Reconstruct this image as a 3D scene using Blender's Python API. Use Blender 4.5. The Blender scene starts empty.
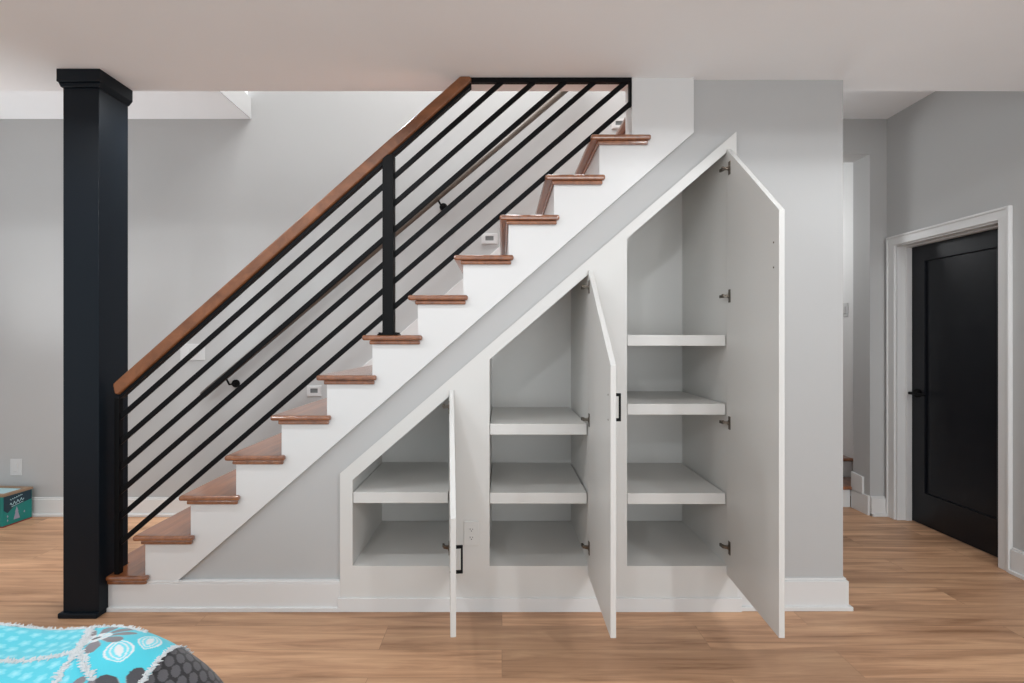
import bpy, bmesh, math, random
from mathutils import Vector, Matrix
from mathutils.geometry import tessellate_polygon
random.seed(7)
S = bpy.context.scene
COL = S.collection

# ------------------------------------------------------------------ camera
H = 1.35                       # eye height
F, CX, CY = 490.0, 502.0, 340.0
cd = bpy.data.cameras.new('camera')
cd.sensor_fit = 'HORIZONTAL'; cd.sensor_width = 36.0
cd.lens = 36.0 * F / 1024.0
cd.shift_x = (512.0 - CX) / 1024.0
cd.shift_y = -(341.5 - CY) / 1024.0
cd.clip_start = 0.05
cam = bpy.data.objects.new('camera', cd)
cam.location = (0, 0, H); cam.rotation_euler = (math.radians(90), 0, 0)
COL.objects.link(cam); S.camera = cam

# ------------------------------------------------------------------ view
S.view_settings.view_transform = 'Standard'
S.view_settings.look = 'None'
S.view_settings.gamma = 1.0
S.view_settings.use_curve_mapping = False
S.view_settings.exposure = 0.0

# ------------------------------------------------------------------ world (daylight coming in from the open rooms)
w = bpy.data.worlds.new('daylight'); S.world = w
w.use_nodes = True
bg = w.node_tree.nodes['Background']
wnt = w.node_tree
wtc = wnt.nodes.new('ShaderNodeTexCoord'); wsep = wnt.nodes.new('ShaderNodeSeparateXYZ')
wmr = wnt.nodes.new('ShaderNodeMapRange')
wmr.inputs['From Min'].default_value = 0.0; wmr.inputs['From Max'].default_value = 0.45
wmr.inputs['To Min'].default_value = 0.85; wmr.inputs['To Max'].default_value = 0.30
wnt.links.new(wtc.outputs['Generated'], wsep.inputs[0]); wnt.links.new(wsep.outputs['Z'], wmr.inputs['Value'])
wnt.links.new(wmr.outputs['Result'], bg.inputs[1])
bg.inputs[0].default_value = (0.87, 0.94, 1.0, 1)

# ------------------------------------------------------------------ lamps
def spot(name, loc, power, radius=0.06, angle=178, blend=0.06, color=(0.92, 0.965, 1.0), target=None):
    l = bpy.data.lights.new(name, 'SPOT')
    l.energy = power; l.shadow_soft_size = radius
    l.spot_size = math.radians(angle); l.spot_blend = blend; l.color = color
    o = bpy.data.objects.new(name, l); o.location = loc
    if target is not None:
        o.rotation_euler = (Vector(target) - Vector(loc)).to_track_quat('-Z', 'Y').to_euler()
    COL.objects.link(o); return o
def bulb(name, loc, power, radius=0.15, color=(0.97, 0.985, 1.0)):
    l = bpy.data.lights.new(name, 'POINT'); l.energy = power; l.shadow_soft_size = radius; l.color = color
    o = bpy.data.objects.new(name, l); o.location = loc; COL.objects.link(o); return o
# downlights set in the low ceiling, just in front of the staircase
for lx, lp in ((-2.35, 34), (-1.48, 34), (-0.65, 24), (0.95, 17), (2.05, 34)):  # second one added to brighten the lower stair
    spot('recessed_or_fill_lamp', (lx, 1.55, 2.655), lp, radius=0.045, angle=157, blend=0.5)
for lx, lp in ((-2.7, 14), (-1.65, 36), (-0.6, 16)):      # added fill for the dim stair wall, at the low ceiling's back edge
    spot('recessed_or_fill_lamp', (lx, 2.55, 2.655), lp, radius=0.05, angle=165, blend=0.8)
# added soft frontal fill behind the camera, lifting the lower trim
dl = bpy.data.lights.new('front_fill', 'AREA'); dl.shape = 'RECTANGLE'; dl.size = 2.6; dl.size_y = 1.7; dl.energy = 55
dl.color = (0.95, 0.98, 1.0)
do = bpy.data.objects.new('front_fill', dl); do.location = (0.9, -3.5, 1.0); do.rotation_euler = (math.radians(90), 0, 0); COL.objects.link(do)
# lamps of the higher main room behind
spot('recessed_or_fill_lamp', (-1.3, -2.2, 3.02), 112)
spot('recessed_or_fill_lamp', (1.7, -2.2, 3.02), 42)
spot('recessed_or_fill_lamp', (2.5, -1.2, 3.02), 150)
spot('recessed_or_fill_lamp', (-3.6, -2.2, 3.02), 130, radius=0.14)
spot('uplight_fill', (-4.0, 2.8, 0.1), 150, radius=0.12, angle=62, blend=0.9, target=(-3.1, 3.3, 3.05))  # added fill aimed up to brighten the left ceiling
bulb('landing_fill', (2.3, 4.7, 2.3), 17)  # added point fill to light the landing wall, source unseen
bulb('hall_fill', (1.95, 3.1, 2.5), 3.4)  # added fill hidden behind the block, brightens the hall walls
al = bpy.data.lights.new('upstairs_lamp', 'AREA'); al.shape = 'RECTANGLE'; al.size = 2.8; al.size_y = 0.9; al.energy = 160
al.color = (0.98, 0.99, 1.0)
ao = bpy.data.objects.new('upstairs_lamp', al); ao.location = (0.0, 3.1, 5.35); COL.objects.link(ao)

# ------------------------------------------------------------------ pixel -> place helpers (a pixel and its own distance)
def px(x, Y): return (x - CX) * Y / F
def pz(y, Y): return H - (y - CY) * Y / F

# ------------------------------------------------------------------ materials
def new_mat(name):
    m = bpy.data.materials.new(name); m.use_nodes = True
    nt = m.node_tree
    return m, nt, nt.nodes['Principled BSDF']
def paint(name, col, rough=0.5, bump=0.02, scale=180.0, metallic=0.0, spec=0.5, vary=0.02):
    m, nt, b = new_mat(name)
    tc = nt.nodes.new('ShaderNodeTexCoord')
    n = nt.nodes.new('ShaderNodeTexNoise'); n.inputs['Scale'].default_value = scale
    nt.links.new(tc.outputs['Object'], n.inputs['Vector'])
    n2 = nt.nodes.new('ShaderNodeTexNoise'); n2.inputs['Scale'].default_value = 2.5
    nt.links.new(tc.outputs['Object'], n2.inputs['Vector'])
    mr = nt.nodes.new('ShaderNodeMapRange')
    mr.inputs['To Min'].default_value = 1 - vary; mr.inputs['To Max'].default_value = 1 + vary
    nt.links.new(n2.outputs['Fac'], mr.inputs['Value'])
    mx = nt.nodes.new('ShaderNodeVectorMath'); mx.operation = 'SCALE'
    mx.inputs[0].default_value = col
    nt.links.new(mr.outputs['Result'], mx.inputs['Scale'])
    nt.links.new(mx.outputs['Vector'], b.inputs['Base Color'])
    b.inputs['Roughness'].default_value = rough
    b.inputs['Metallic'].default_value = metallic
    b.inputs['Specular IOR Level'].default_value = spec
    if bump:
        bp = nt.nodes.new('ShaderNodeBump'); bp.inputs['Strength'].default_value = bump
        bp.inputs['Distance'].default_value = 0.01
        nt.links.new(n.outputs['Fac'], bp.inputs['Height'])
        nt.links.new(bp.outputs['Normal'], b.inputs['Normal'])
    return m
def wood(name, dark, light, rough, along='X', grain=14.0, coat=0.0):
    m, nt, b = new_mat(name)
    tc = nt.nodes.new('ShaderNodeTexCoord')
    mp = nt.nodes.new('ShaderNodeMapping')
    s = {'X': (1.2, grain, grain), 'Y': (grain, 1.2, grain), 'XZ': (grain * .35, grain * 1.5, grain * .35)}[along]
    mp.inputs['Scale'].default_value = s
    nt.links.new(tc.outputs['Object'], mp.inputs['Vector'])
    n = nt.nodes.new('ShaderNodeTexNoise'); n.inputs['Scale'].default_value = 1.6
    n.inputs['Detail'].default_value = 9; n.inputs['Roughness'].default_value = 0.65; n.inputs['Distortion'].default_value = 0.5
    nt.links.new(mp.outputs['Vector'], n.inputs['Vector'])
    r = nt.nodes.new('ShaderNodeValToRGB')
    r.color_ramp.elements[0].position = 0.32; r.color_ramp.elements[0].color = (*dark, 1)
    r.color_ramp.elements[1].position = 0.68; r.color_ramp.elements[1].color = (*light, 1)
    nt.links.new(n.outputs['Fac'], r.inputs['Fac'])
    nt.links.new(r.outputs['Color'], b.inputs['Base Color'])
    b.inputs['Roughness'].default_value = rough
    b.inputs['Coat Weight'].default_value = coat; b.inputs['Coat Roughness'].default_value = 0.16; b.inputs['Coat IOR'].default_value = 1.75
    return m
def floor_mat():
    m, nt, b = new_mat('floor_planks')
    N, L = nt.nodes.new, nt.links.new
    tc = N('ShaderNodeTexCoord')
    br = N('ShaderNodeTexBrick')
    br.inputs['Scale'].default_value = 1.0
    br.inputs['Brick Width'].default_value = 1.45; br.inputs['Row Height'].default_value = 0.178
    br.inputs['Mortar Size'].default_value = 0.0011; br.inputs['Mortar Smooth'].default_value = 0.3
    br.inputs['Color1'].default_value = (0.0, 0.0, 0.0, 1); br.inputs['Color2'].default_value = (1, 1, 1, 1)
    br.inputs['Mortar'].default_value = (0.5, 0.5, 0.5, 1)
    br.offset = 0.37; br.offset_frequency = 2
    L(tc.outputs['Object'], br.inputs['Vector'])
    # grain, shifted per plank
    sh = N('ShaderNodeVectorMath'); sh.operation = 'MULTIPLY_ADD'
    L(br.outputs['Color'], sh.inputs[0]); sh.inputs[1].default_value = (7.3, 3.1, 5.7)
    L(tc.outputs['Object'], sh.inputs[2])
    mp = N('ShaderNodeMapping'); mp.inputs['Scale'].default_value = (0.9, 13, 1)
    L(sh.outputs['Vector'], mp.inputs['Vector'])
    n = N('ShaderNodeTexNoise'); n.inputs['Scale'].default_value = 1.5; n.inputs['Detail'].default_value = 9
    n.inputs['Roughness'].default_value = 0.62; n.inputs['Distortion'].default_value = 0.7
    L(mp.outputs['Vector'], n.inputs['Vector'])
    r = N('ShaderNodeValToRGB')
    e = r.color_ramp.elements
    e[0].position = 0.28; e[0].color = (0.25, 0.122, 0.060, 1)
    e[1].position = 0.72; e[1].color = (0.68, 0.415, 0.242, 1)
    k = e.new(0.5); k.color = (0.50, 0.282, 0.162, 1)
    L(n.outputs['Fac'], r.inputs['Fac'])
    # plank to plank tone
    mr = N('ShaderNodeMapRange'); mr.inputs['To Min'].default_value = 0.84; mr.inputs['To Max'].default_value = 1.15
    L(br.outputs['Color'], mr.inputs['Value'])
    mul = N('ShaderNodeVectorMath'); mul.operation = 'SCALE'
    L(r.outputs['Color'], mul.inputs[0]); L(mr.outputs['Result'], mul.inputs['Scale'])
    # dark joint
    mo = N('ShaderNodeMapRange'); mo.inputs['To Min'].default_value = 1.0; mo.inputs['To Max'].default_value = 0.6
    L(br.outputs['Fac'], mo.inputs['Value'])
    mul2 = N('ShaderNodeVectorMath'); mul2.operation = 'SCALE'
    L(mul.outputs['Vector'], mul2.inputs[0]); L(mo.outputs['Result'], mul2.inputs['Scale'])
    L(mul2.outputs['Vector'], b.inputs['Base Color'])
    b.inputs['Specular IOR Level'].default_value = 0.42
    rr = N('ShaderNodeMapRange'); rr.inputs['To Min'].default_value = 0.36; rr.inputs['To Max'].default_value = 0.5
    L(n.outputs['Fac'], rr.inputs['Value']); L(rr.outputs['Result'], b.inputs['Roughness'])
    bp = N('ShaderNodeBump'); bp.inputs['Strength'].default_value = 0.06; bp.inputs['Distance'].default_value = 0.004
    L(n.outputs['Fac'], bp.inputs['Height']); L(bp.outputs['Normal'], b.inputs['Normal'])
    return m

WALL   = paint('wall_paint', (0.475, 0.472, 0.465), 0.75, 0.03)
WHITE  = paint('white_trim_paint', (0.71, 0.705, 0.695), 0.38, 0.01)
CEIL   = paint('ceiling_paint', (0.92, 0.935, 0.95), 0.9, 0.04)
CABIN  = paint('cabinet_white', (0.665, 0.655, 0.63), 0.42, 0.01)
BLACKP = paint('black_column_paint', (0.006, 0.009, 0.013), 0.33, 0.01, spec=0.16)
BLACKD = paint('black_door_paint', (0.006, 0.007, 0.010), 0.3, 0.01, spec=0.3)
METAL  = paint('black_powder_coat', (0.004, 0.004, 0.0045), 0.5, 0.01, spec=0.12)
HINGEM = paint('hinge_metal', (0.16, 0.135, 0.11), 0.32, 0.0, metallic=1.0)
PLATE  = paint('plate_plastic', (0.62, 0.615, 0.61), 0.35, 0.0)
SLOT   = paint('slot_dark', (0.06, 0.06, 0.06), 0.5, 0.0)
SCREEN = paint('grey_display', (0.16, 0.17, 0.17), 0.3, 0.0)
FLOORM = floor_mat()
TREADM = wood('tread_wood', (0.155, 0.045, 0.014), (0.32, 0.112, 0.038), 0.30, 'Y', 16, 1.0)
RAILM  = wood('handrail_wood', (0.115, 0.039, 0.014), (0.27, 0.098, 0.036), 0.46, 'XZ', 12, 0.0)
RAIL2M = wood('wall_rail_wood', (0.075, 0.055, 0.042), (0.13, 0.10, 0.08), 0.4, 'XZ', 10)

# ------------------------------------------------------------------ mesh builder
WORLD = {}
class MB:
    def __init__(s): s.bm = bmesh.new()
    def box(s, x0, x1, y0, y1, z0, z1):
        v = [s.bm.verts.new(p) for p in ((x0,y0,z0),(x1,y0,z0),(x1,y1,z0),(x0,y1,z0),(x0,y0,z1),(x1,y0,z1),(x1,y1,z1),(x0,y1,z1))]
        for f in ((0,1,2,3),(4,5,6,7),(0,1,5,4),(1,2,6,5),(2,3,7,6),(3,0,4,7)): s.bm.faces.new([v[i] for i in f])
        return s
    def prism(s, poly, a, b, axis='Y', holes=()):
        def P(p, t):
            if axis == 'Y': return (p[0], t, p[1])
            if axis == 'X': return (t, p[0], p[1])
            return (p[0], p[1], t)
        loops = [list(poly)] + [list(h) for h in holes]
        flat = [p for l in loops for p in l]
        A = [s.bm.verts.new(P(p, a)) for p in flat]; B = [s.bm.verts.new(P(p, b)) for p in flat]
        if holes:
            for t in tessellate_polygon([[Vector((p[0], p[1], 0)) for p in l] for l in loops]):
                for V in (A, B):
                    try: s.bm.faces.new([V[i] for i in t])
                    except ValueError: pass
        else:
            s.bm.faces.new(A); s.bm.faces.new(B)
        k = 0
        for l in loops:
            n = len(l)
            for i in range(n):
                j = (i + 1) % n
                s.bm.faces.new((A[k+i], A[k+j], B[k+j], B[k+i]))
            k += n
        return s
    def bar(s, p, q, wv, wh, up=(0, 1, 0)):
        """rectangular bar p->q; wv across (perpendicular to up), wh along up"""
        p, q = Vector(p), Vector(q); d = (q - p).normalized(); u = Vector(up)
        u = (u - d * u.dot(d)).normalized(); n = d.cross(u)
        c = []
        for base in (p, q):
            for a, b in ((-1,-1),(1,-1),(1,1),(-1,1)):
                c.append(s.bm.verts.new(base + n * (a * wv / 2) + u * (b * wh / 2)))
        for f in ((0,1,2,3),(4,5,6,7),(0,1,5,4),(1,2,6,5),(2,3,7,6),(3,0,4,7)): s.bm.faces.new([c[i] for i in f])
        return s
    def tube(s, pts, r, n=12):
        pts = [Vector(p) for p in pts]; rings = []
        ref = Vector((0.31, 0.2, 0.93))
        for i, p in enumerate(pts):
            d = (pts[min(i+1, len(pts)-1)] - pts[max(i-1, 0)]).normalized()
            a = d.cross(ref).normalized(); b = d.cross(a)
            rr = r[i] if isinstance(r, (list, tuple)) else r
            rings.append([s.bm.verts.new(p + (a * math.cos(t) + b * math.sin(t)) * rr) for t in [2*math.pi*k/n for k in range(n)]])
        for i in range(len(rings) - 1):
            for k in range(n):
                s.bm.faces.new((rings[i][k], rings[i][(k+1)%n], rings[i+1][(k+1)%n], rings[i+1][k]))
        s.bm.faces.new(rings[0]); s.bm.faces.new(rings[-1])
        return s
    def build(s, name, mat, parent=None, bevel=0.0, seg=2, local=False, label=None, smooth=False):
        bmesh.ops.recalc_face_normals(s.bm, faces=s.bm.faces)
        off = Vector((0, 0, 0))
        if parent is not None and not local: off = WORLD.get(parent.name, Vector((0, 0, 0)))
        if off.length: bmesh.ops.translate(s.bm, verts=s.bm.verts, vec=-off)
        me = bpy.data.meshes.new(name); s.bm.to_mesh(me); s.bm.free()
        me.materials.append(mat)
        if smooth:
            for p in me.polygons: p.use_smooth = True
        o = bpy.data.objects.new(name, me); COL.objects.link(o)
        if parent is not None: o.parent = parent
        WORLD[o.name] = off
        if bevel:
            bv = o.modifiers.new('bevel', 'BEVEL'); bv.width = bevel; bv.segments = seg
            bv.limit_method = 'ANGLE'; bv.angle_limit = math.radians(40)
        if label: o['label'] = label
        return o
def structure(o, label=None, cat=None):
    o['kind'] = 'structure'
    if label: o['label'] = label
    if cat: o['category'] = cat
    return o
def thing(name, label, cat, loc=(0, 0, 0), group=None):
    o = bpy.data.objects.new(name, None); COL.objects.link(o); o.location = loc
    o.empty_display_size = 0.1
    WORLD[o.name] = Vector(loc)
    o['label'] = label; o['category'] = cat
    if group: o['group'] = group
    return o

# ================================================================== SETTING
YS, YW, YB = 2.447, 2.468, 3.77      # stringer face, front wall face, back wall face
ZC, ZU = 2.66, 3.05                # low soffit, upper ceiling
XR = px(887, YB)                   # right wall plane
XE = px(843, YW)                   # end of the under-stair block
YSB = ZC and (ZC - H) * F / (CY - 91.2)   # far edge of soffit

structure(MB().box(-6.5, 4.2, -1.0, 5.4, -0.05, 0).build('floor', FLOORM), 'brown wood plank floor', 'floor')
structure(MB().box(-6.5, 4.2, 0.45, YSB, ZC, ZU + 0.3).build('ceiling', CEIL), 'low white dropped ceiling over the stair front', 'ceiling')
structure(MB().box(-6.5, 4.2, -3.6, 0.449, ZU, ZU + 0.1).build('ceiling_front', CEIL), 'higher ceiling of the main room', 'ceiling')
structure(MB().box(XE - 0.05, XR + 0.1, YSB + 0.001, YB - 0.001, ZU, ZU + 0.1).build('ceiling_hall', CEIL), 'white ceiling above the short hall on the right', 'ceiling')
# left upper ceiling: slab whose right edge is the stairwell opening
XL = px(250.5, YB)
ml = MB().box(-6.5, XL, YSB + 0.001, YB - 0.001, ZU, pz(98, YB))
ml.box(-6.5, XL - 0.02, YSB + 0.001, YB - 0.001, pz(98, YB), pz(98, YB) + 0.14)
structure(ml.build('ceiling_left', CEIL), 'bright white ceiling left of the stairwell opening', 'ceiling')

structure(MB().box(XL + .0005, XL + .006, YSB + 0.04, YB - 0.001, ZU, pz(98, YB)).build('trim_1', WALL), 'painted edge of the stairwell opening', 'trim')

# back wall with the hall opening
XO = px(870, YB); ZO = pz(154, YB)
back = [(-6.5, 0), (1.86, 0), (1.86, ZO), (XO, ZO), (XO, 0), (XR + .12, 0), (XR + .12, 5.4), (-6.5, 5.4)]
structure(MB().prism(back, YB, YB + 0.18, 'Y').build('wall_back', WALL), 'long light grey back wall behind the stairs', 'wall')
# right wall with the door opening
DY0, DY1, DZ = 2.906, 3.685, 2.065
rw = [(1.2, 0), (DY0, 0), (DY0, DZ), (DY1, DZ), (DY1, 0), (YB, 0), (YB, ZU + .1), (1.2, ZU + .1)]
structure(MB().prism(rw, XR, XR + 0.12, 'X').build('wall_right', WALL), 'grey wall holding the black door', 'wall')
# wall under the stair
def line_y(x):   # lower edge of the stringer in the front view
    return 132.5 + (693.7 - x) * 0.869
P = lambda x, y, Y=YS: (px(x, Y), pz(y, Y))
fw = [P(150, 610, YW), P(150, line_y(150) - 8, YW), P(690, line_y(690) - 8, YW), (px(690, YW), ZC), (XE, ZC), (XE, 0),
      (px(736, YW), 0), (px(731, YW), pz(146, YW)), (px(348, YW), pz(478, YW)), (px(348, YW), 0)]
structure(MB().prism(fw, YW, YW + 0.1, 'Y').build('wall_front', WALL), 'grey wall under the staircase around the cabinets', 'wall')
structure(MB().box(XE - 0.1, XE, YW + 0.1, YB, 0, ZU + 0.1).build('wall_closet', WALL), 'end wall of the under-stair block', 'wall')
# white wall above the top of the stringer
structure(MB().prism([P(632, 142.2), P(682.5, 142.2), P(693.8, 132.5), (px(693.8, YS), ZC), (px(632, YS), ZC)], YS, YS + 0.13, 'Y').build('wall_stair', WHITE),
          'white wall panel between stair opening and grey wall', 'wall')
structure(MB().box(px(694, YS) + 0.001, XE - 0.101, YW + 0.101, YW + 0.14, 2.46, 5.4).build('wall_stair_inner', WALL), 'wall enclosing the upper stairs', 'wall')
structure(MB().box(-1.9, XE, YSB + 0.002, YSB + 0.04, ZU + 0.31, 5.4).build('wall_upstairs', WALL), 'upper wall above the stair opening', 'wall')

# baseboards
def baseboard(m, pts, h=0.15, t=0.0177, shoe=0.031, sh=0.02, nrm=None):
    """pts: run of (x,y) along the wall face; nrm per segment points to the room"""
    for (p, q), n in zip(zip(pts, pts[1:]), nrm):
        def quad(th, z0, z1, ext=True):
            xs = sorted((p[0], q[0])); ys = sorted((p[1], q[1]))
            if n[0]: xs = sorted((p[0], p[0] + n[0] * th)); ys = [ys[0], ys[1]]
            else:    ys = sorted((p[1], p[1] + n[1] * th))
            m.box(xs[0], xs[1], ys[0], ys[1], z0, z1)
        quad(t, 0, h - 0.012); quad(t * 0.6, h - 0.012, h); quad(shoe, 0, sh)
    return m
mb = MB(); baseboard(mb, [(px(109, YS), YS), (-0.8071, YS)], h=0.147, t=0.006, shoe=0.018, nrm=[(0, -1)])
mb.box(px(172, YS), -0.8071, YS, YW, 0.0, 0.147)
structure(mb.build('baseboard_stair', WHITE, bevel=0.002), 'white baseboard below the grey stair triangle', 'baseboard')
mb = MB()
t = .0177
for (tt, z0, z1) in ((t, 0, .143), (t * .55, .143, .155), (.031, 0, .02)):
    mb.prism([(px(734, YW), YW), (px(734, YW), YW - tt), (XE + tt, YW - tt), (XE + tt, 3.0), (XE, 3.0), (XE, YW)], z0, z1, 'Z')
structure(mb.build('baseboard_front', WHITE, bevel=0.002), 'white baseboard wrapping the end of the grey block', 'baseboard')
mb = MB(); baseboard(mb, [(-6.4, YB), (-1.78, YB)], h=0.14, nrm=[(0, -1)])
structure(mb.build('baseboard_back', WHITE, bevel=0.002), 'white baseboard along the back wall behind the column', 'baseboard')
mb = MB(); baseboard(mb, [(XR, 1.3), (XR, 2.838)], h=0.15, nrm=[(-1, 0)])
structure(mb.build('baseboard_right', WHITE, bevel=0.002), 'white baseboard in front of the black door', 'baseboard')
mb = MB(); baseboard(mb, [(XO, YB), (XR - 0.022, YB)], h=0.15, nrm=[(0, -1)])
# stepped skirt on the reveal beside the winder steps
mb.box(XO - 0.016, XO, YB, 3.955, 0, 0.15)
mb.prism([(YB + .06, .14), (YB + .06, .28), (YB + .185, .29), (YB + .185, .14)], XO - 0.016, XO, 'X')
structure(mb.build('baseboard_hall', WHITE, bevel=0.002), 'short white stepped baseboard by the hall steps', 'baseboard')

# rooms beyond the hall opening
structure(MB().box(3.02, 3.12, YB + 0.18, 5.4, 0, 3.6).build('wall_landing', paint('landing_paint', (0.78, 0.775, 0.765), 0.7)), 'white wall beside the far steps', 'wall')
structure(MB().box(1.5, 3.02, 5.3, 5.4, 0, 3.6).build('wall_far', WALL), 'far wall beyond the steps', 'wall')
structure(MB().box(1.4, 1.5, YB + 0.18, 5.4, 0, 3.6).build('wall_far_left', WALL), 'far side wall beyond the steps', 'wall')
structure(MB().box(1.4, 3.12, YB + 0.18, 5.4, 3.6, 3.7).build('ceiling_landing', CEIL), 'ceiling above the far steps', 'ceiling')

# the black door
d1 = bpy.data.objects.new('door_1', None); COL.objects.link(d1); d1.location = (XR, 3.3, 0); WORLD['door_1'] = Vector((XR, 3.3, 0))
structure(d1, 'black single panel door in a white casing', 'door')
cw = 0.066
def casing(x0, x1, o, i):   # o: outward reveal
    m = MB()
    a, b = DY0 - o, DY1 + o; ai, bi = DY0 - i, DY1 + i
    m.prism([(a, 0), (a, DZ + o), (b, DZ + o), (b, 0), (bi, 0), (bi, DZ + i), (ai, DZ + i), (ai, 0)], x0, x1, 'X')
    return m
m = casing(XR - 0.018, XR, 0.066, -0.004)
a_, b_ = DY0 - .066, DY1 + .066
m.prism([(a_, 0), (a_, DZ + .066), (b_, DZ + .066), (b_, 0), (b_ - .016, 0), (b_ - .016, DZ + .05), (a_ + .016, DZ + .05), (a_ + .016, 0)], XR - 0.026, XR - .018, 'X')
m.build('casing', WHITE, d1, bevel=0.003, label='white door casing')
m = casing(XR, XR + 0.125, -0.002, -0.014)
m.prism([(DY0 + .014, 0), (DY0 + .014, DZ - .014), (DY1 - .014, DZ - .014), (DY1 - .014, 0), (DY1 - .026, 0), (DY1 - .026, DZ - .026), (DY0 + .026, DZ - .026), (DY0 + .026, 0)], XR + 0.06, XR + 0.10, 'X')
m.build('jamb', WHITE, d1, bevel=0.001, label='white door jamb')
L0, L1, LZ0, LZ1 = DY0 + .017, DY1 - .017, 0.004, DZ - .017
XD = XR + 0.102
leaf = MB().prism([(L0, LZ0), (L1, LZ0), (L1, LZ1), (L0, LZ1)], XD, XD + 0.036, 'X',
                  holes=[[(L0 + .115, .24), (L1 - .115, .24), (L1 - .115, LZ1 - .125), (L0 + .115, LZ1 - .125)]])
leafo = leaf.build('door_leaf', BLACKD, d1, bevel=0.004)
MB().box(XD + .014, XD + .03, L0 + .11, L1 - .11, .235, LZ1 - .12).build('recessed_panel', BLACKD, leafo)
hy, hz = DY1 - .075, pz(393, 3.62)
m = MB().tube([(XD, hy, hz), (XD - .008, hy, hz)], .032, 20)
m.tube([(XD - .008, hy, hz), (XD - .052, hy, hz)], .011, 12)
m.tube([(XD - .052, hy + .014, hz), (XD - .054, hy - .05, hz), (XD - .052, hy - .12, hz - .003)], [.011, .010, .008], 12)
m.build('lever_handle', METAL, leafo, smooth=False, label='black lever handle')

# ================================================================== COLUMN
col = thing('column', 'tall square black column at the foot of the staircase', 'column', (-2.05, 2.48, 0))
c0, c1, cy0, cy1 = -2.137, -1.962, 2.385, 2.572
MB().box(c0, c1, cy0, cy1, 0, 2.62).build('shaft', BLACKP, col, bevel=0.003)
m = MB().box(c0 - .013, c1 + .022, cy0 - .022, cy1 + .003, 2.598, ZC - .0005)
m.prism([(c0 - .013, 2.598), (c1 + .022, 2.598), (c1 + .004, 2.576), (c0 - .001, 2.576)], cy0 - .012, cy1 + .001, 'Y')
m.build('capital', BLACKP, col, bevel=0.002)
m = MB().box(c0 - .015, c1 + .002, cy0 - .016, cy1, 0, .026)
m.build('base_moulding', BLACKP, col, bevel=0.006, seg=3)

# ================================================================== STAIRCASE
st = thing('staircase', 'white staircase with stained brown wooden treads rising to the right', 'staircase', (0, 3.0, 0))
RUN, RISE = 45.4 * YS / F, 39.8 * YS / F
XR1 = px(100, YS); ZT1 = pz(574, YS)
rx = lambda k: XR1 + RUN * (k - 1)
zt = lambda k: ZT1 + RISE * (k - 1)
TH = 0.026
YT0, YT1 = 2.418, YB - 0.0225
NT = 15
poly = [(px(109, YS), 0), (px(109, YS), zt(1) - TH)]
for k in range(2, 13):
    poly += [(rx(k), zt(k - 1) - TH), (rx(k), zt(k) - TH)]
poly += [(px(632, YS), zt(12) - TH), (px(632, YS), pz(142.2, YS)), (px(682.5, YS), pz(142.2, YS)),
         (px(172, YS), pz(line_y(172), YS)), (px(172, YS), 0)]
MB().prism(poly, YS, YW - .0005, 'Y').build('stringer', WHITE, st)
for k in range(1, NT + 1):
    xl, xr_, z1 = rx(k) - 0.046, rx(k + 1), zt(k)
    if k == 1:
        tp = [(-1.9615, YT0), (xr_ + .025, YT0), (xr_ + .025, YS), (xr_, YS), (xr_, YT1), (xl, YT1), (xl, 2.5725), (-1.9615, 2.5725)]
        cp = [(-1.9615, YT0 + .012), (xr_ + .013, YT0 + .012), (xr_ + .013, YS), (-1.9615, YS)]
    elif k <= 12:
        tp = [(xl, YT0), (xr_ + .025, YT0), (xr_ + .025, YS - .0006), (xr_, YS - .0006), (xr_, YT1), (xl, YT1)]
        if k == 12:
            tp = [(xl, YT0), (xr_ + .025, YT0), (xr_ + .025, YS - .0006), (px(632, YS) - .0008, YS - .0006), (px(632, YS) - .0008, 2.5815), (xr_, 2.5815), (xr_, YT1), (xl, YT1)]
        cp = [(xl + .034, YT0 + .012), (xr_ + .013, YT0 + .012), (xr_ + .013, YS - .0006), (rx(k) - .0006, YS - .0006), (rx(k) - .0006, YT1), (xl + .034, YT1)]
    else:
        y0 = 2.615 if k > 13 else 2.583
        tp = [(xl, y0), (xr_, y0), (xr_, YT1), (xl, YT1)]
        cp = [(xl + .034, y0), (rx(k) - .0006, y0), (rx(k) - .0006, YT1), (xl + .034, YT1)]
    tr = MB().prism(tp, z1 - TH, z1, 'Z').build('tread', TREADM, st, bevel=0.010, seg=3)
    MB().prism(cp, z1 - TH - .020, z1 - TH - .0003, 'Z').build('cove_moulding', TREADM, tr, bevel=0.006, seg=2)
    y0 = YW if k <= 12 else (2.583 if k == 13 else 2.615)
    zlo = zt(k - 1) if k > 1 else 0.0
    MB().box(rx(k), rx(k) + .018, y0, YT1, zlo + .0005, z1 - TH - .0005).build('riser', WHITE, st)
# skirt board against the back wall
ks = RISE / RUN
x0, z0 = px(411, 3.75), pz(324, 3.75)
zl = lambda x: z0 + (x - x0) * ks
xa, xb = -1.75, 1.4
MB().prism([(xa, zl(xa) - .26), (xa, zl(xa)), (xb, zl(xb)), (xb, zl(xb) - .26)], YB - .0215, YB - .0005, 'Y').build('skirt_board', WHITE, st, bevel=.003)

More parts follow.
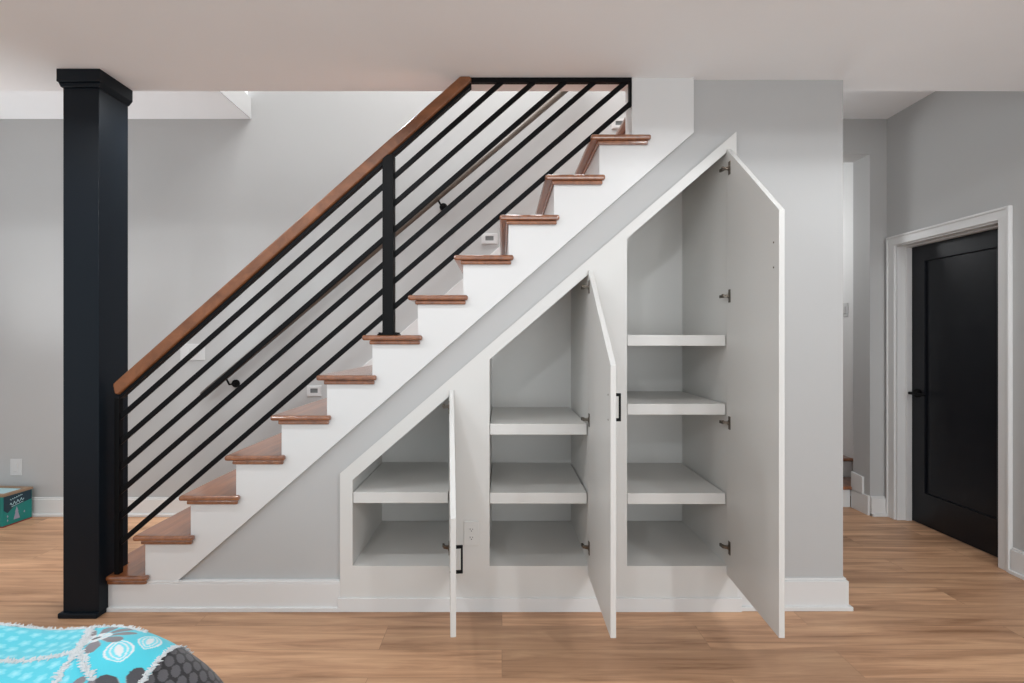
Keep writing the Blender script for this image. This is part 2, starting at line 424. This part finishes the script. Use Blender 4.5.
# ================================================================== STAIR RAILING
rl = thing('stair_railing', 'black metal railing with wooden handrail along the open stair side', 'railing', (-1.0, 2.455, 0.18))
YR = 2.455; Yf = 2.43
Q = lambda x, y: (px(x, Yf), pz(y, Yf))
zc = ZC - 0.001
hr = [Q(112.3, 384.0), (px(460.0, Yf), zc), (px(470.8, Yf), zc), Q(471.5, 80.8), Q(118, 395.0), Q(114.3, 394.0)]
MB().prism(hr, 2.427, 2.483, 'Y').build('handrail', RAILM, rl, bevel=0.011, seg=3, label='stained brown wooden handrail')
sr = [Q(117.5, 395.7), Q(471.0, 81.6), Q(471.0, 85.4), Q(117.5, 399.5)]
MB().prism(sr, 2.439, 2.471, 'Y').build('sub_rail', METAL, rl)
def XZ(x, y, Y=YR): return Vector((px(x, Y), Y, pz(y, Y)))
pa = XZ(118.7, 398); m = MB().box(pa.x - .012, pa.x + .012, 2.440, 2.470, zt(1), pa.z)
po = m.build('post', METAL, rl, bevel=0.002)
pb = XZ(389, 157); m = MB().box(pb.x - .0275, pb.x + .0275, 2.429, 2.481, zt(7), pb.z + .004)
po = m.build('post', METAL, rl, bevel=0.003)
m = MB().box(pb.x - .05, pb.x + .05, 2.421, 2.500, zt(7), zt(7) + .006)
for sx in (-1, 1):
    for sy in (-1, 1):
        m.tube([(pb.x + sx * .04, 2.460 + sy * .030, zt(7) + .006), (pb.x + sx * .04, 2.460 + sy * .030, zt(7) + .014)], .007, 6)
m.build('base_plate', METAL, po)
ends = [((119.5, 418), (502, 82)), ((119.5, 443), (534, 82)), ((119.5, 468), (565, 82)), ((119.5, 492.5), (594.5, 82)), ((119.5, 517.5), (626, 82)), ((119.5, 543.5), (630, 104))]
for a, b in ends:
    MB().bar(XZ(*a), XZ(*b), .0245, .012).build('bar', METAL, rl, bevel=0.002)
MB().box(px(470, YR), px(631, YR), YR - .012, YR + .012, pz(83.2, YR), ZC - .0008).build('top_bar', METAL, rl)
MB().box(px(628.6, YR), px(631, YR), YR - .012, YR + .012, pz(107, YR), pz(83, YR)).build('end_bar', METAL, rl)

# wall handrail on the far side
wr = thing('wall_handrail', 'dark brown handrail on black brackets along the back stair wall', 'handrail', (-1.2, 3.69, 1.0))
YH = 3.69
a, b = Vector((px(203, YH), YH, pz(395, YH))), Vector((px(590, YH), YH, pz(395 - (590 - 203) * .843, YH)))
MB().tube([a, b], .026, 16).build('rail', RAIL2M, wr, smooth=True)
dr = (b - a).normalized()
for bx, by in ((235.5, 383.5), (443.5, 207)):
    w_ = Vector((px(bx, YB - .01), YB, pz(by, YB - .01)))
    tq = (w_.x - a.x) / dr.x; pr = a + dr * tq
    low = Vector((w_.x - .03, YH, 0)); low.z = (a + dr * ((low.x - a.x) / dr.x)).z - .026 / abs(dr.x) + .004
    m = MB().tube([(w_.x, YB - .0005, w_.z), (w_.x, YB - .012, w_.z)], .030, 20)
    m.tube([(w_.x, YB - .012, w_.z), (w_.x, YB - .03, w_.z), (w_.x - .012, YH + .006, w_.z - .002), tuple(low)], .0075, 10)
    m.build('bracket', METAL, wr, label='black wall bracket')

# ================================================================== BUILT-IN CABINET
cb = thing('built_in_cabinet', 'white built-in cabinet under the stairs with three slanted doors open', 'cabinet', (0.2, 2.6, 0))
YFr = 2.44                      # face of the frame
G = lambda x, y: (px(x, YFr), pz(y, YFr))
outer = [(px(340, YFr), 0), G(340, 473.5), G(736.5, 131.5), (px(737.5, YFr), 0)]
bays = [dict(l=352.5, r=449, tl=480, tr=396.5), dict(l=489.5, r=588, tl=359.5, tr=274.5), dict(l=627, r=727, tl=238.5, tr=152)]
YB0 = 566
holes = [[G(b['l'], YB0), G(b['r'], YB0), G(b['r'], b['tr']), G(b['l'], b['tl'])] for b in bays]
MB().prism(outer, YFr, YFr + .0275, 'Y', holes=holes).build('face_frame', CABIN, cb)
m = MB().box(px(338, YFr), px(741, YFr), YFr - .010, YFr - .0004, 0, pz(597.5, YFr))
m.build('plinth', WHITE, cb, bevel=0.0015)
YK = 3.05
shelves = [[492.5], [424, 493.0], [335, 404, 493.5]]
for b, hs, ys in zip(bays, holes, shelves):
    # carcass: floor, sides, sloped top, back
    (xl, zb), (xr_, _), (_, ztr), (_, ztl) = hs
    T = .018; y0 = YFr + .0285
    ring_i = [(xl - .002, zb), (xr_ + .002, zb), (xr_ + .002, ztr + .001), (xl - .002, ztl + .001)]
    ring_o = [(xl - .002 - T, zb - T), (xr_ + .002 + T, zb - T), (xr_ + .002 + T, ztr + .03), (xl - .002 - T, ztl + .008)]
    m = MB().prism(ring_o, y0, YK, 'Y', holes=[ring_i])
    m.prism(ring_o, YK, YK + .012, 'Y')
    m.build('carcass', CABIN, cb)
    for y in ys:
        zs = pz(y, YFr)
        m = MB()
        if b is bays[0]:
            pass
        m.box(xl + .003, xr_ - .006, YFr + .003, YK - .002, zs - .054, zs)
        m.build('shelf', CABIN, cb, bevel=0.0015)
# doors (closed: hinge at the origin, leaf runs to -x, outer face to -y)
DW, DT, ZB = 0.52, 0.022, 0.184
def cab_door(hinge_x, hinge_y, top_hinge, top_free, angle, handle_z, hinge_zs, pull=True):
    prof = [(-DW, ZB), (0, ZB), (0, top_hinge), (-DW, top_free)]
    o = MB().prism(prof, -DT, 0, 'Y').build('cabinet_door', CABIN, cb, bevel=0.0012, local=True)
    o.location = Vector((hinge_x, hinge_y, 0)) - WORLD[cb.name]
    o.rotation_euler = (0, 0, math.radians(angle))
    # D pull on the outer face near the free edge
    hx = -DW + .042
    L = .056
    if pull:
        m = MB(); m.box(hx - .005, hx + .005, -DT - .028, -DT - .020, handle_z - L, handle_z + L)
        for s in (-1, 1):
            zz = handle_z + s * (L - .006)
            m.box(hx - .005, hx + .005, -DT - .022, -DT - .0002, zz - .006, zz + .006)
        m.build('pull_handle', METAL, o, bevel=0.0015, local=True, label='black bar pull handle')
    for s in (-1, 1):
        MB().tube([(hx, .0002, handle_z + s * (L - .006)), (hx, .0016, handle_z + s * (L - .006))], .0038, 10).build('screw_head', HINGEM, o, local=True)
    for hz_ in hinge_zs:
        m = MB()
        m.box(-.048, -.027, .0003, .004, hz_ - .032, hz_ + .032)           # cup flange
        m.tube([(-.034, .0003, hz_), (-.034, .007, hz_)], .0125, 14)
        m.bar((-.033, .004, hz_ + .001), (-.022, .026, hz_ + .001), .016, .013, (0, 0, 1))   # arm
        m.bar((-.024, .024, hz_), (.006, .030, hz_), .010, .015, (0, 0, 1))
        m.tube([(-.024, .022, hz_ + .006), (-.024, .034, hz_ + .006)], .0055, 8)
        m.build('hinge', HINGEM, o, bevel=0.001, local=True, label='metal concealed hinge')
    return o
YHd = YFr - .004
zA = pz(390, 2.43); zB_ = pz(270, 2.43); zC = pz(148.5, 2.43)
cab_door(px(449.2, 2.43), YHd, zA, zA - .452, 96.6, pz(561, 1.95), [pz(407, 2.4), pz(548, 2.4)])
cab_door(px(588.3, 2.43), YHd, zB_, zB_ - .446, 89.6, pz(407.5, 1.95), [pz(287, 2.4), pz(420, 2.4), pz(548, 2.4)])
cab_door(px(727.3, 2.43), YHd, zC, zC - .440, 86.3, pz(254.5, 1.95), [pz(168, 2.4), pz(296, 2.4), pz(423, 2.4), pz(548, 2.4)], pull=False)

# ================================================================== OUTLETS, SWITCHES, THERMOSTATS
def wall_plate(name, label, cat, x, y, w_, h_, Y, kind, mat=PLATE):
    X, Z = px(x, Y), pz(y, Y)
    o = thing(name, label, cat, (X, Y, Z))
    MB().box(X - w_/2, X + w_/2, Y - .006, Y - .0003, Z - h_/2, Z + h_/2).build('plate', mat, o, bevel=0.0025)
    if kind == 'outlet':
        for s in (-1, 1):
            zc_ = Z + s * .0205
            oc = [(X + .0165 * math.cos(t) , zc_ + .0145 * max(-.8, min(.8, math.sin(t) * 1.2))) for t in [2*math.pi*k/24 for k in range(24)]]
            so = MB().prism(oc, Y - .0085, Y - .0062, 'Y').build('socket', mat, o)
            m = MB().box(X - .0075, X - .005, Y - .0093, Y - .0086, zc_ - .002, zc_ + .006)
            m.box(X + .005, X + .0075, Y - .0093, Y - .0086, zc_ - .001, zc_ + .005)
            m.tube([(X, Y - .0086, zc_ - .007), (X, Y - .0093, zc_ - .007)], .0028, 8)
            m.build('slot', SLOT, so, label='dark socket slots')
    elif kind == 'step':
        o['group'] = 'step lights along the stair wall'
        fr = MB().prism([(X - w_*.42, Z - h_*.42), (X + w_*.42, Z - h_*.42), (X + w_*.42, Z + h_*.42), (X - w_*.42, Z + h_*.42)], Y - .012, Y - .0062, 'Y',
                        holes=[[(X - w_*.25, Z - h_*.16), (X + w_*.25, Z - h_*.16), (X + w_*.25, Z + h_*.24), (X - w_*.25, Z + h_*.24)]]).build('bezel', mat, o)
        MB().box(X - w_*.25, X + w_*.25, Y - .0085, Y - .0061, Z - h_*.16, Z + h_*.24).build('lens', SCREEN, o, label='grey lens')
    elif kind == 'switch':
        MB().box(X - .016, X + .016, Y - .010, Y - .0062, Z - .032, Z + .032).build('rocker', mat, o, bevel=0.002)
    elif kind == 'switches':
        for k in (-1, 0, 1):
            MB().box(X + k*.046 - .016, X + k*.046 + .016, Y - .010, Y - .0062, Z - .032, Z + .032).build('rocker', mat, o, bevel=0.002)
    return o
wall_plate('wall_outlet', 'white outlet on the cabinet frame beside the smallest door', 'outlet', 471.5, 533, .076, .122, YFr, 'outlet', CABIN)
wall_plate('wall_outlet', 'white outlet on the back wall left of the black column', 'outlet', 16.5, 467, .088, .128, YB, 'switch')
wall_plate('wall_switch', 'wide white switch plate behind the wooden handrail', 'switch', 193, 352, .19, .125, YB, 'switches')
wall_plate('step_light', 'white step light with grey lens, lowest of three on the stair wall', 'light', 314.5, 391, .115, .085, YB, 'step')
wall_plate('step_light', 'white step light with grey lens, middle of three on the stair wall', 'light', 489.5, 239, .125, .085, YB, 'step')
wall_plate('step_light', 'white step light with grey lens, topmost of three beside the upper treads', 'light', 619, 124, .115, .08, YB, 'step')
# switch on the landing wall
Ysw = 4.31; zsw = pz(310, Ysw)
o = thing('wall_switch', 'white light switch in the hall opening on the right', 'switch', (3.02, Ysw, zsw))
MB().box(3.012, 3.0197, Ysw - .038, Ysw + .038, zsw - .06, zsw + .06).build('plate', PLATE, o, bevel=.002)
MB().box(3.007, 3.0118, Ysw - .016, Ysw + .016, zsw - .032, zsw + .032).build('rocker', PLATE, o, bevel=.002)

# ================================================================== FAR STEPS BEYOND THE HALL
fs = thing('hall_steps', 'short flight of white steps with brown treads beyond the right hall', 'stairs', (2.4, 4.3, 0))
for k, (yf, zz, xr_) in enumerate(((3.935, .172, XO - .018), (4.20, .335, 3.018), (4.46, .50, 3.018), (4.72, .665, 3.018))):
    yb = (4.22, 4.48, 4.74, 5.29)[k]
    if k == 0:
        MB().prism([(1.9, yf), (xr_, yf), (xr_, YB + .182), (3.018, YB + .182), (3.018, yb), (1.9, yb)], zz - .028, zz, 'Z').build('tread', TREADM, fs, bevel=.008)
        MB().box(1.9, xr_, yf + .025, yf + .045, 0, zz - .0285).build('riser', WHITE, fs)
    else:
        MB().box(1.55, xr_, yf, yb, zz - .028, zz).build('tread', TREADM, fs, bevel=.008)
        MB().box(1.55, xr_, yf + .025, yf + .045, zz - .163, zz - .0285).build('riser', WHITE, fs)

# ================================================================== TEAL BOX
bxo = thing('storage_box', 'teal printed cardboard box on the floor against the back wall', 'box', (-3.6, 3.6, 0))
TEAL = paint('teal_print', (0.003, 0.20, 0.18), 0.45, 0.0, vary=0.25)
NAVY = paint('navy_print', (0.004, 0.030, 0.050), 0.45, 0.0)
KRAFT = paint('kraft_cardboard', (0.30, 0.20, 0.13), 0.8, 0.05)
INK = paint('pale_ink', (0.42, 0.62, 0.66), 0.6, 0.0)
LAV = paint('lavender_ink', (0.30, 0.29, 0.38), 0.6, 0.0)
RED = paint('red_edge', (0.22, 0.03, 0.025), 0.6, 0.0)
A0, A1 = Vector((px(3, 3.52), 3.52, 0)), Vector((px(32, 3.72), 3.72, 0))
ex = (A1 - A0); LB = ex.length; ex.normalize(); en = Vector((ex.y, -ex.x, 0))     # face normal to the right
if en.x < 0: en = -en
WB, HB = .62, .232
Mx = Matrix(((ex.x, en.x, 0, A0.x), (ex.y, en.y, 0, A0.y), (0, 0, 1, 0), (0, 0, 0, 1)))  # local: u along face, v outward, z
def bput(m, name, mat, parent, **k):
    bmesh.ops.transform(m.bm, matrix=Mx, verts=m.bm.verts)
    return m.build(name, mat, parent, **k)
body = bput(MB().box(0, LB, -WB, 0, .008, HB - .012), 'carton', TEAL, bxo, bevel=.002)
bput(MB().box(-.001, LB + .001, -WB - .001, .001, 0, .0078), 'bottom_edge', RED, bxo, label='red bottom edge')
m = MB().box(-.004, LB + .004, -.03, .004, HB - .0118, HB + .004); m.box(-.004, LB + .004, -WB - .004, -WB + .03, HB - .0118, HB + .004)
m.box(-.004, .03, -WB + .03, -.03, HB - .0118, HB + .004); m.box(LB - .03, LB + .004, -WB + .03, -.03, HB - .0118, HB + .004)
bput(m, 'lid_rim', KRAFT, bxo, label='brown cardboard rim')
bput(MB().box(.03, LB - .03, -WB + .03, -.03, HB - .0118, HB - .002), 'lid_panel', INK, bxo, label='pale blue lid panel')
# print: darker sky, strokes of lettering, tree
sky = [(.004, .12), (.03, .095), (.07, .128), (.10, .135), (LB - .004, .150), (LB - .004, HB - .014), (.004, HB - .014)]
bput(MB().prism(sky, .0003, .0007, 'Y'), 'printed_sky', NAVY, body, label='dark blue printed band')
m = MB()
def squiggle(u0, u1, z0, z1, amp, n, th):
    pts = []
    for i in range(n * 8 + 1):
        t = i / (n * 8)
        pts.append((u0 + (u1 - u0) * t + .002 * math.sin(t * n * 6.28 * 1.0 + 1), z0 + (z1 - z0) * t + amp * math.sin(t * n * 6.28)))
    for p, q in zip(pts, pts[1:]):
        m.bar((p[0], .0012, p[1]), (q[0], .0012, q[1]), th, .0008)
squiggle(.045, .130, .185, .203, .005, 6, .0022)
squiggle(.045, .140, .150, .172, .011, 4, .0035)
squiggle(.055, .135, .132, .150, .004, 6, .0022)
bput(m, 'printed_lettering', INK, body, label='pale script lettering')
m = MB()
m.prism([(.092, .125), (.080, .085), (.084, .085), (.070, .035), (.114, .035), (.100, .085), (.104, .085)], .0003, .0009, 'Y')
for u, z in ((.03, .07), (.03, .04), (.145, .07)): m.prism([(u, z + .012), (u - .005, z), (u, z - .008), (u + .005, z)], .0003, .0009, 'Y')
bput(m, 'printed_tree', LAV, body, label='lavender printed tree')

# ================================================================== QUILT
def quilt():
    cx, cy, ax, ay, zt_ = -1.15, 1.06, 0.60, 0.32, 0.645
    def surf(u, v):
        k = .42
        x = u * math.sqrt(max(0, 1 - k * v * v * .5)) ; y = v * math.sqrt(max(0, 1 - k * u * u * .5))
        r = max(abs(u), abs(v))
        X, Y = cx + ax * x, cy + ay * y
        r8 = abs(u) ** 4.35 + abs(v) ** 4.45
        z = zt_ * max(0.0, 1 - min(1.0, r8)) ** .5 if r8 < 1 else 0.0
        z += .010 * math.sin(X * 17 + Y * 9) * (1 - r ** 4) + .006 * math.sin(Y * 31 - X * 12) * (1 - r ** 4)
        return Vector((X, Y, max(0.002, z)))
    def grid(n):   # denser near the rim
        return [math.sin(math.pi / 2 * (-1 + 2 * i / n)) for i in range(n + 1)]
    NU, NV = 680, 520
    us, vs = grid(NU), grid(NV)
    teal, pale, grey_, dgrey, white = (.065, .57, .69), (.42, .72, .78), (.20, .19, .20), (.075, .072, .078), (.72, .74, .75)
    lite = (.16, .66, .76)
    ga = [(-.818, 1.30), (-.76, .95)]            # seam towards the grey border
    sa = [(-1.076, 1.31), (-.955, 1.104)]        # seam between the two turquoise prints
    def side(p, q, x, y): return ((q[0]-p[0])*(y-p[1]) - (q[1]-p[1])*(x-p[0])) / math.hypot(q[0]-p[0], q[1]-p[1])
    flowers = [(-.965, 1.165, .078, .3, 9, 0), (-.765, 1.00, .098, .1, 9, 1), (-.872, .985, .056, .9, 9, 0), (-.88, .84, .08, .5, 9, 1)]
    leaves = [(-.872, 1.115, 2.3, .080, .056), (-.842, 1.175, 1.9, .085, .046), (-.97, .92, 1.2, .08, .04), (-.8, .85, .4, .08, .04)]
    def col(X, Y, Z):
        if side(ga[0], ga[1], X, Y) > 0 or Z < .38:
            # rounded pebble dots
            s = .037; row = math.floor((Y + .6 * (.6 - Z)) / (s * .87)); ox = (row % 2) * s / 2
            xx = X + .9 * (.6 - Z)
            du = ((xx + ox) / s) % 1 - .5; dv = ((Y + .6 * (.6 - Z)) / (s * .87)) % 1 - .5
            d = math.hypot(du, dv)
            return (.088, .084, .092) if d < .44 else (.014, .013, .015)
        if side(sa[0], sa[1], X, Y) < 0:
            s = .031; i, j = math.floor(X / s), math.floor(Y / s)
            rnd = random.Random(i * 7919 + j * 104729)
            du = X / s - i - .5 + rnd.uniform(-.18, .18); dv = Y / s - j - .5 + rnd.uniform(-.18, .18)
            d = math.hypot(du, dv); a = math.atan2(dv, du)
            rr = .34 + .05 * math.cos(5 * a)
            if d < rr * .45: return (.30, .70, .79)
            if d < rr: return (.19, .65, .755)
            return (.085, .57, .69)
        for fx, fy, R, a0, n, dk in flowers:
            d = math.hypot(X - fx, Y - fy); a = math.atan2(Y - fy, X - fx) + a0
            if d < R * 1.05:
                pet = abs(math.cos(n * a / 2))
                if d < R * .17: return dgrey if d < R * .12 else white
                if d < R * .40: return white if pet > .25 else lite
                if d < R * (.62 + .42 * pet) and pet > .35: return ((.055, .052, .06) if dk else (.20, .185, .20)) if pet > .45 else (.34, .36, .38)
        for lx, ly, a, L_, W_ in leaves:
            c, s_ = math.cos(a), math.sin(a); p = ((X-lx)*c + (Y-ly)*s_) / L_ * 2; q = (-(X-lx)*s_ + (Y-ly)*c) / W_ * 2
            f = abs(q) - (1 - p * p) * (1 - .25 * p)
            if abs(p) < 1 and f < 0:
                g = -f
                return white if (g < .16 or .38 < g < .50 or .72 < g) else lite
        return teal if math.sin(X * 6) > -2 else lite
    verts, cols = [], []
    for v in vs:
        for u in us:
            p = surf(u, v); verts.append(p); cols.append(col(p.x, p.y, p.z))
    faces = [(j*(NU+1)+i, j*(NU+1)+i+1, (j+1)*(NU+1)+i+1, (j+1)*(NU+1)+i) for j in range(NV) for i in range(NU)]
    me = bpy.data.meshes.new('quilt_cloth'); me.from_pydata(verts, [], faces)
    at = me.color_attributes.new('pattern', 'FLOAT_COLOR', 'POINT')
    for i, c in enumerate(cols): at.data[i].color = (*c, 1)
    for p in me.polygons: p.use_smooth = True
    m, nt, b = new_mat('quilt_print')
    vc = nt.nodes.new('ShaderNodeVertexColor'); vc.layer_name = 'pattern'
    nt.links.new(vc.outputs['Color'], b.inputs['Base Color'])
    b.inputs['Roughness'].default_value = .85; b.inputs['Sheen Weight'].default_value = .2
    n = nt.nodes.new('ShaderNodeTexNoise'); n.inputs['Scale'].default_value = 260
    bp = nt.nodes.new('ShaderNodeBump'); bp.inputs['Strength'].default_value = .15; bp.inputs['Distance'].default_value = .004
    nt.links.new(n.outputs['Fac'], bp.inputs['Height']); nt.links.new(bp.outputs['Normal'], b.inputs['Normal'])
    me.materials.append(m)
    root = thing('quilt', 'turquoise patchwork quilt with grey flowers and frayed white seams', 'quilt', (cx, cy, 0))
    o = bpy.data.objects.new('cloth', me); COL.objects.link(o); o.parent = root
    me.transform(Matrix.Translation(-Vector((cx, cy, 0))))
    # frayed seams: ridges of small tufts standing on the cloth
    grid_pts = verts
    def zat(X, Y):
        i, j = int(X // .02), int(Y // .02)
        best = min(((p.x - X) ** 2 + (p.y - Y) ** 2, p.z) for a_ in (-1, 0, 1) for b_ in (-1, 0, 1) for p in cells.get((i + a_, j + b_), ()))
        return best[1]
    near = [p for p in grid_pts[::2] if p.x > -1.6 and p.y > .9 and p.z > .2]
    cells = {}
    for p in near: cells.setdefault((int(p.x // .02), int(p.y // .02)), []).append(p)
    fm = MB(); rnd = random.Random(3)
    def fray(path, wid=.011, step=.0022):
        for (a, b) in zip(path, path[1:]):
            a, b = Vector(a), Vector(b); L_ = (b - a).length; k = int(L_ / step)
            dx = (b - a).normalized(); nx = Vector((-dx.y, dx.x))
            for i in range(k):
                c = a + (b - a) * (i / k) 
                try: z = zat(c.x, c.y)
                except ValueError: continue
                for j in range(3):
                    off = nx * rnd.uniform(-wid, wid)
                    base = Vector((c.x, c.y, z - .003))
                    tip = base + Vector((off.x + rnd.uniform(-.004, .004), off.y + rnd.uniform(-.004, .004), rnd.uniform(.003, .007)))
                    fm.tube([base, (base + tip) / 2 + Vector((0, 0, .002)), tip], [.0022, .0018, .0008], 5)
    fray([(-1.085, 1.325), (-1.02, 1.21), (-.955, 1.104), (-.92, .95)])
    fray([(-1.6, 1.04), (-1.25, 1.06), (-1.06, 1.082), (-.955, 1.104), (-.86, 1.03)])
    fray([(-.822, 1.33), (-.80, 1.22), (-.79, 1.10), (-.765, .95)])
    FR = paint('frayed_cotton', (.66, .68, .69), .95, 0.0)
    fm.build('frayed_seam', FR, root, label='frayed white seams')
    # far hem
    fm = MB()
    hem = []
    x = -1.6
    while x < -.86:
        c = [p for p in near if abs(p.x - x) < .008]
        if c:
            p = max(c, key=lambda p: (p.z - H) / p.y)      # crest of the far edge
            hem.append((p.x, p.y))
        x += .02
    fray(hem, .008, .002)
    fm.build('frayed_hem', FR, root, label='frayed white hem')
quilt()
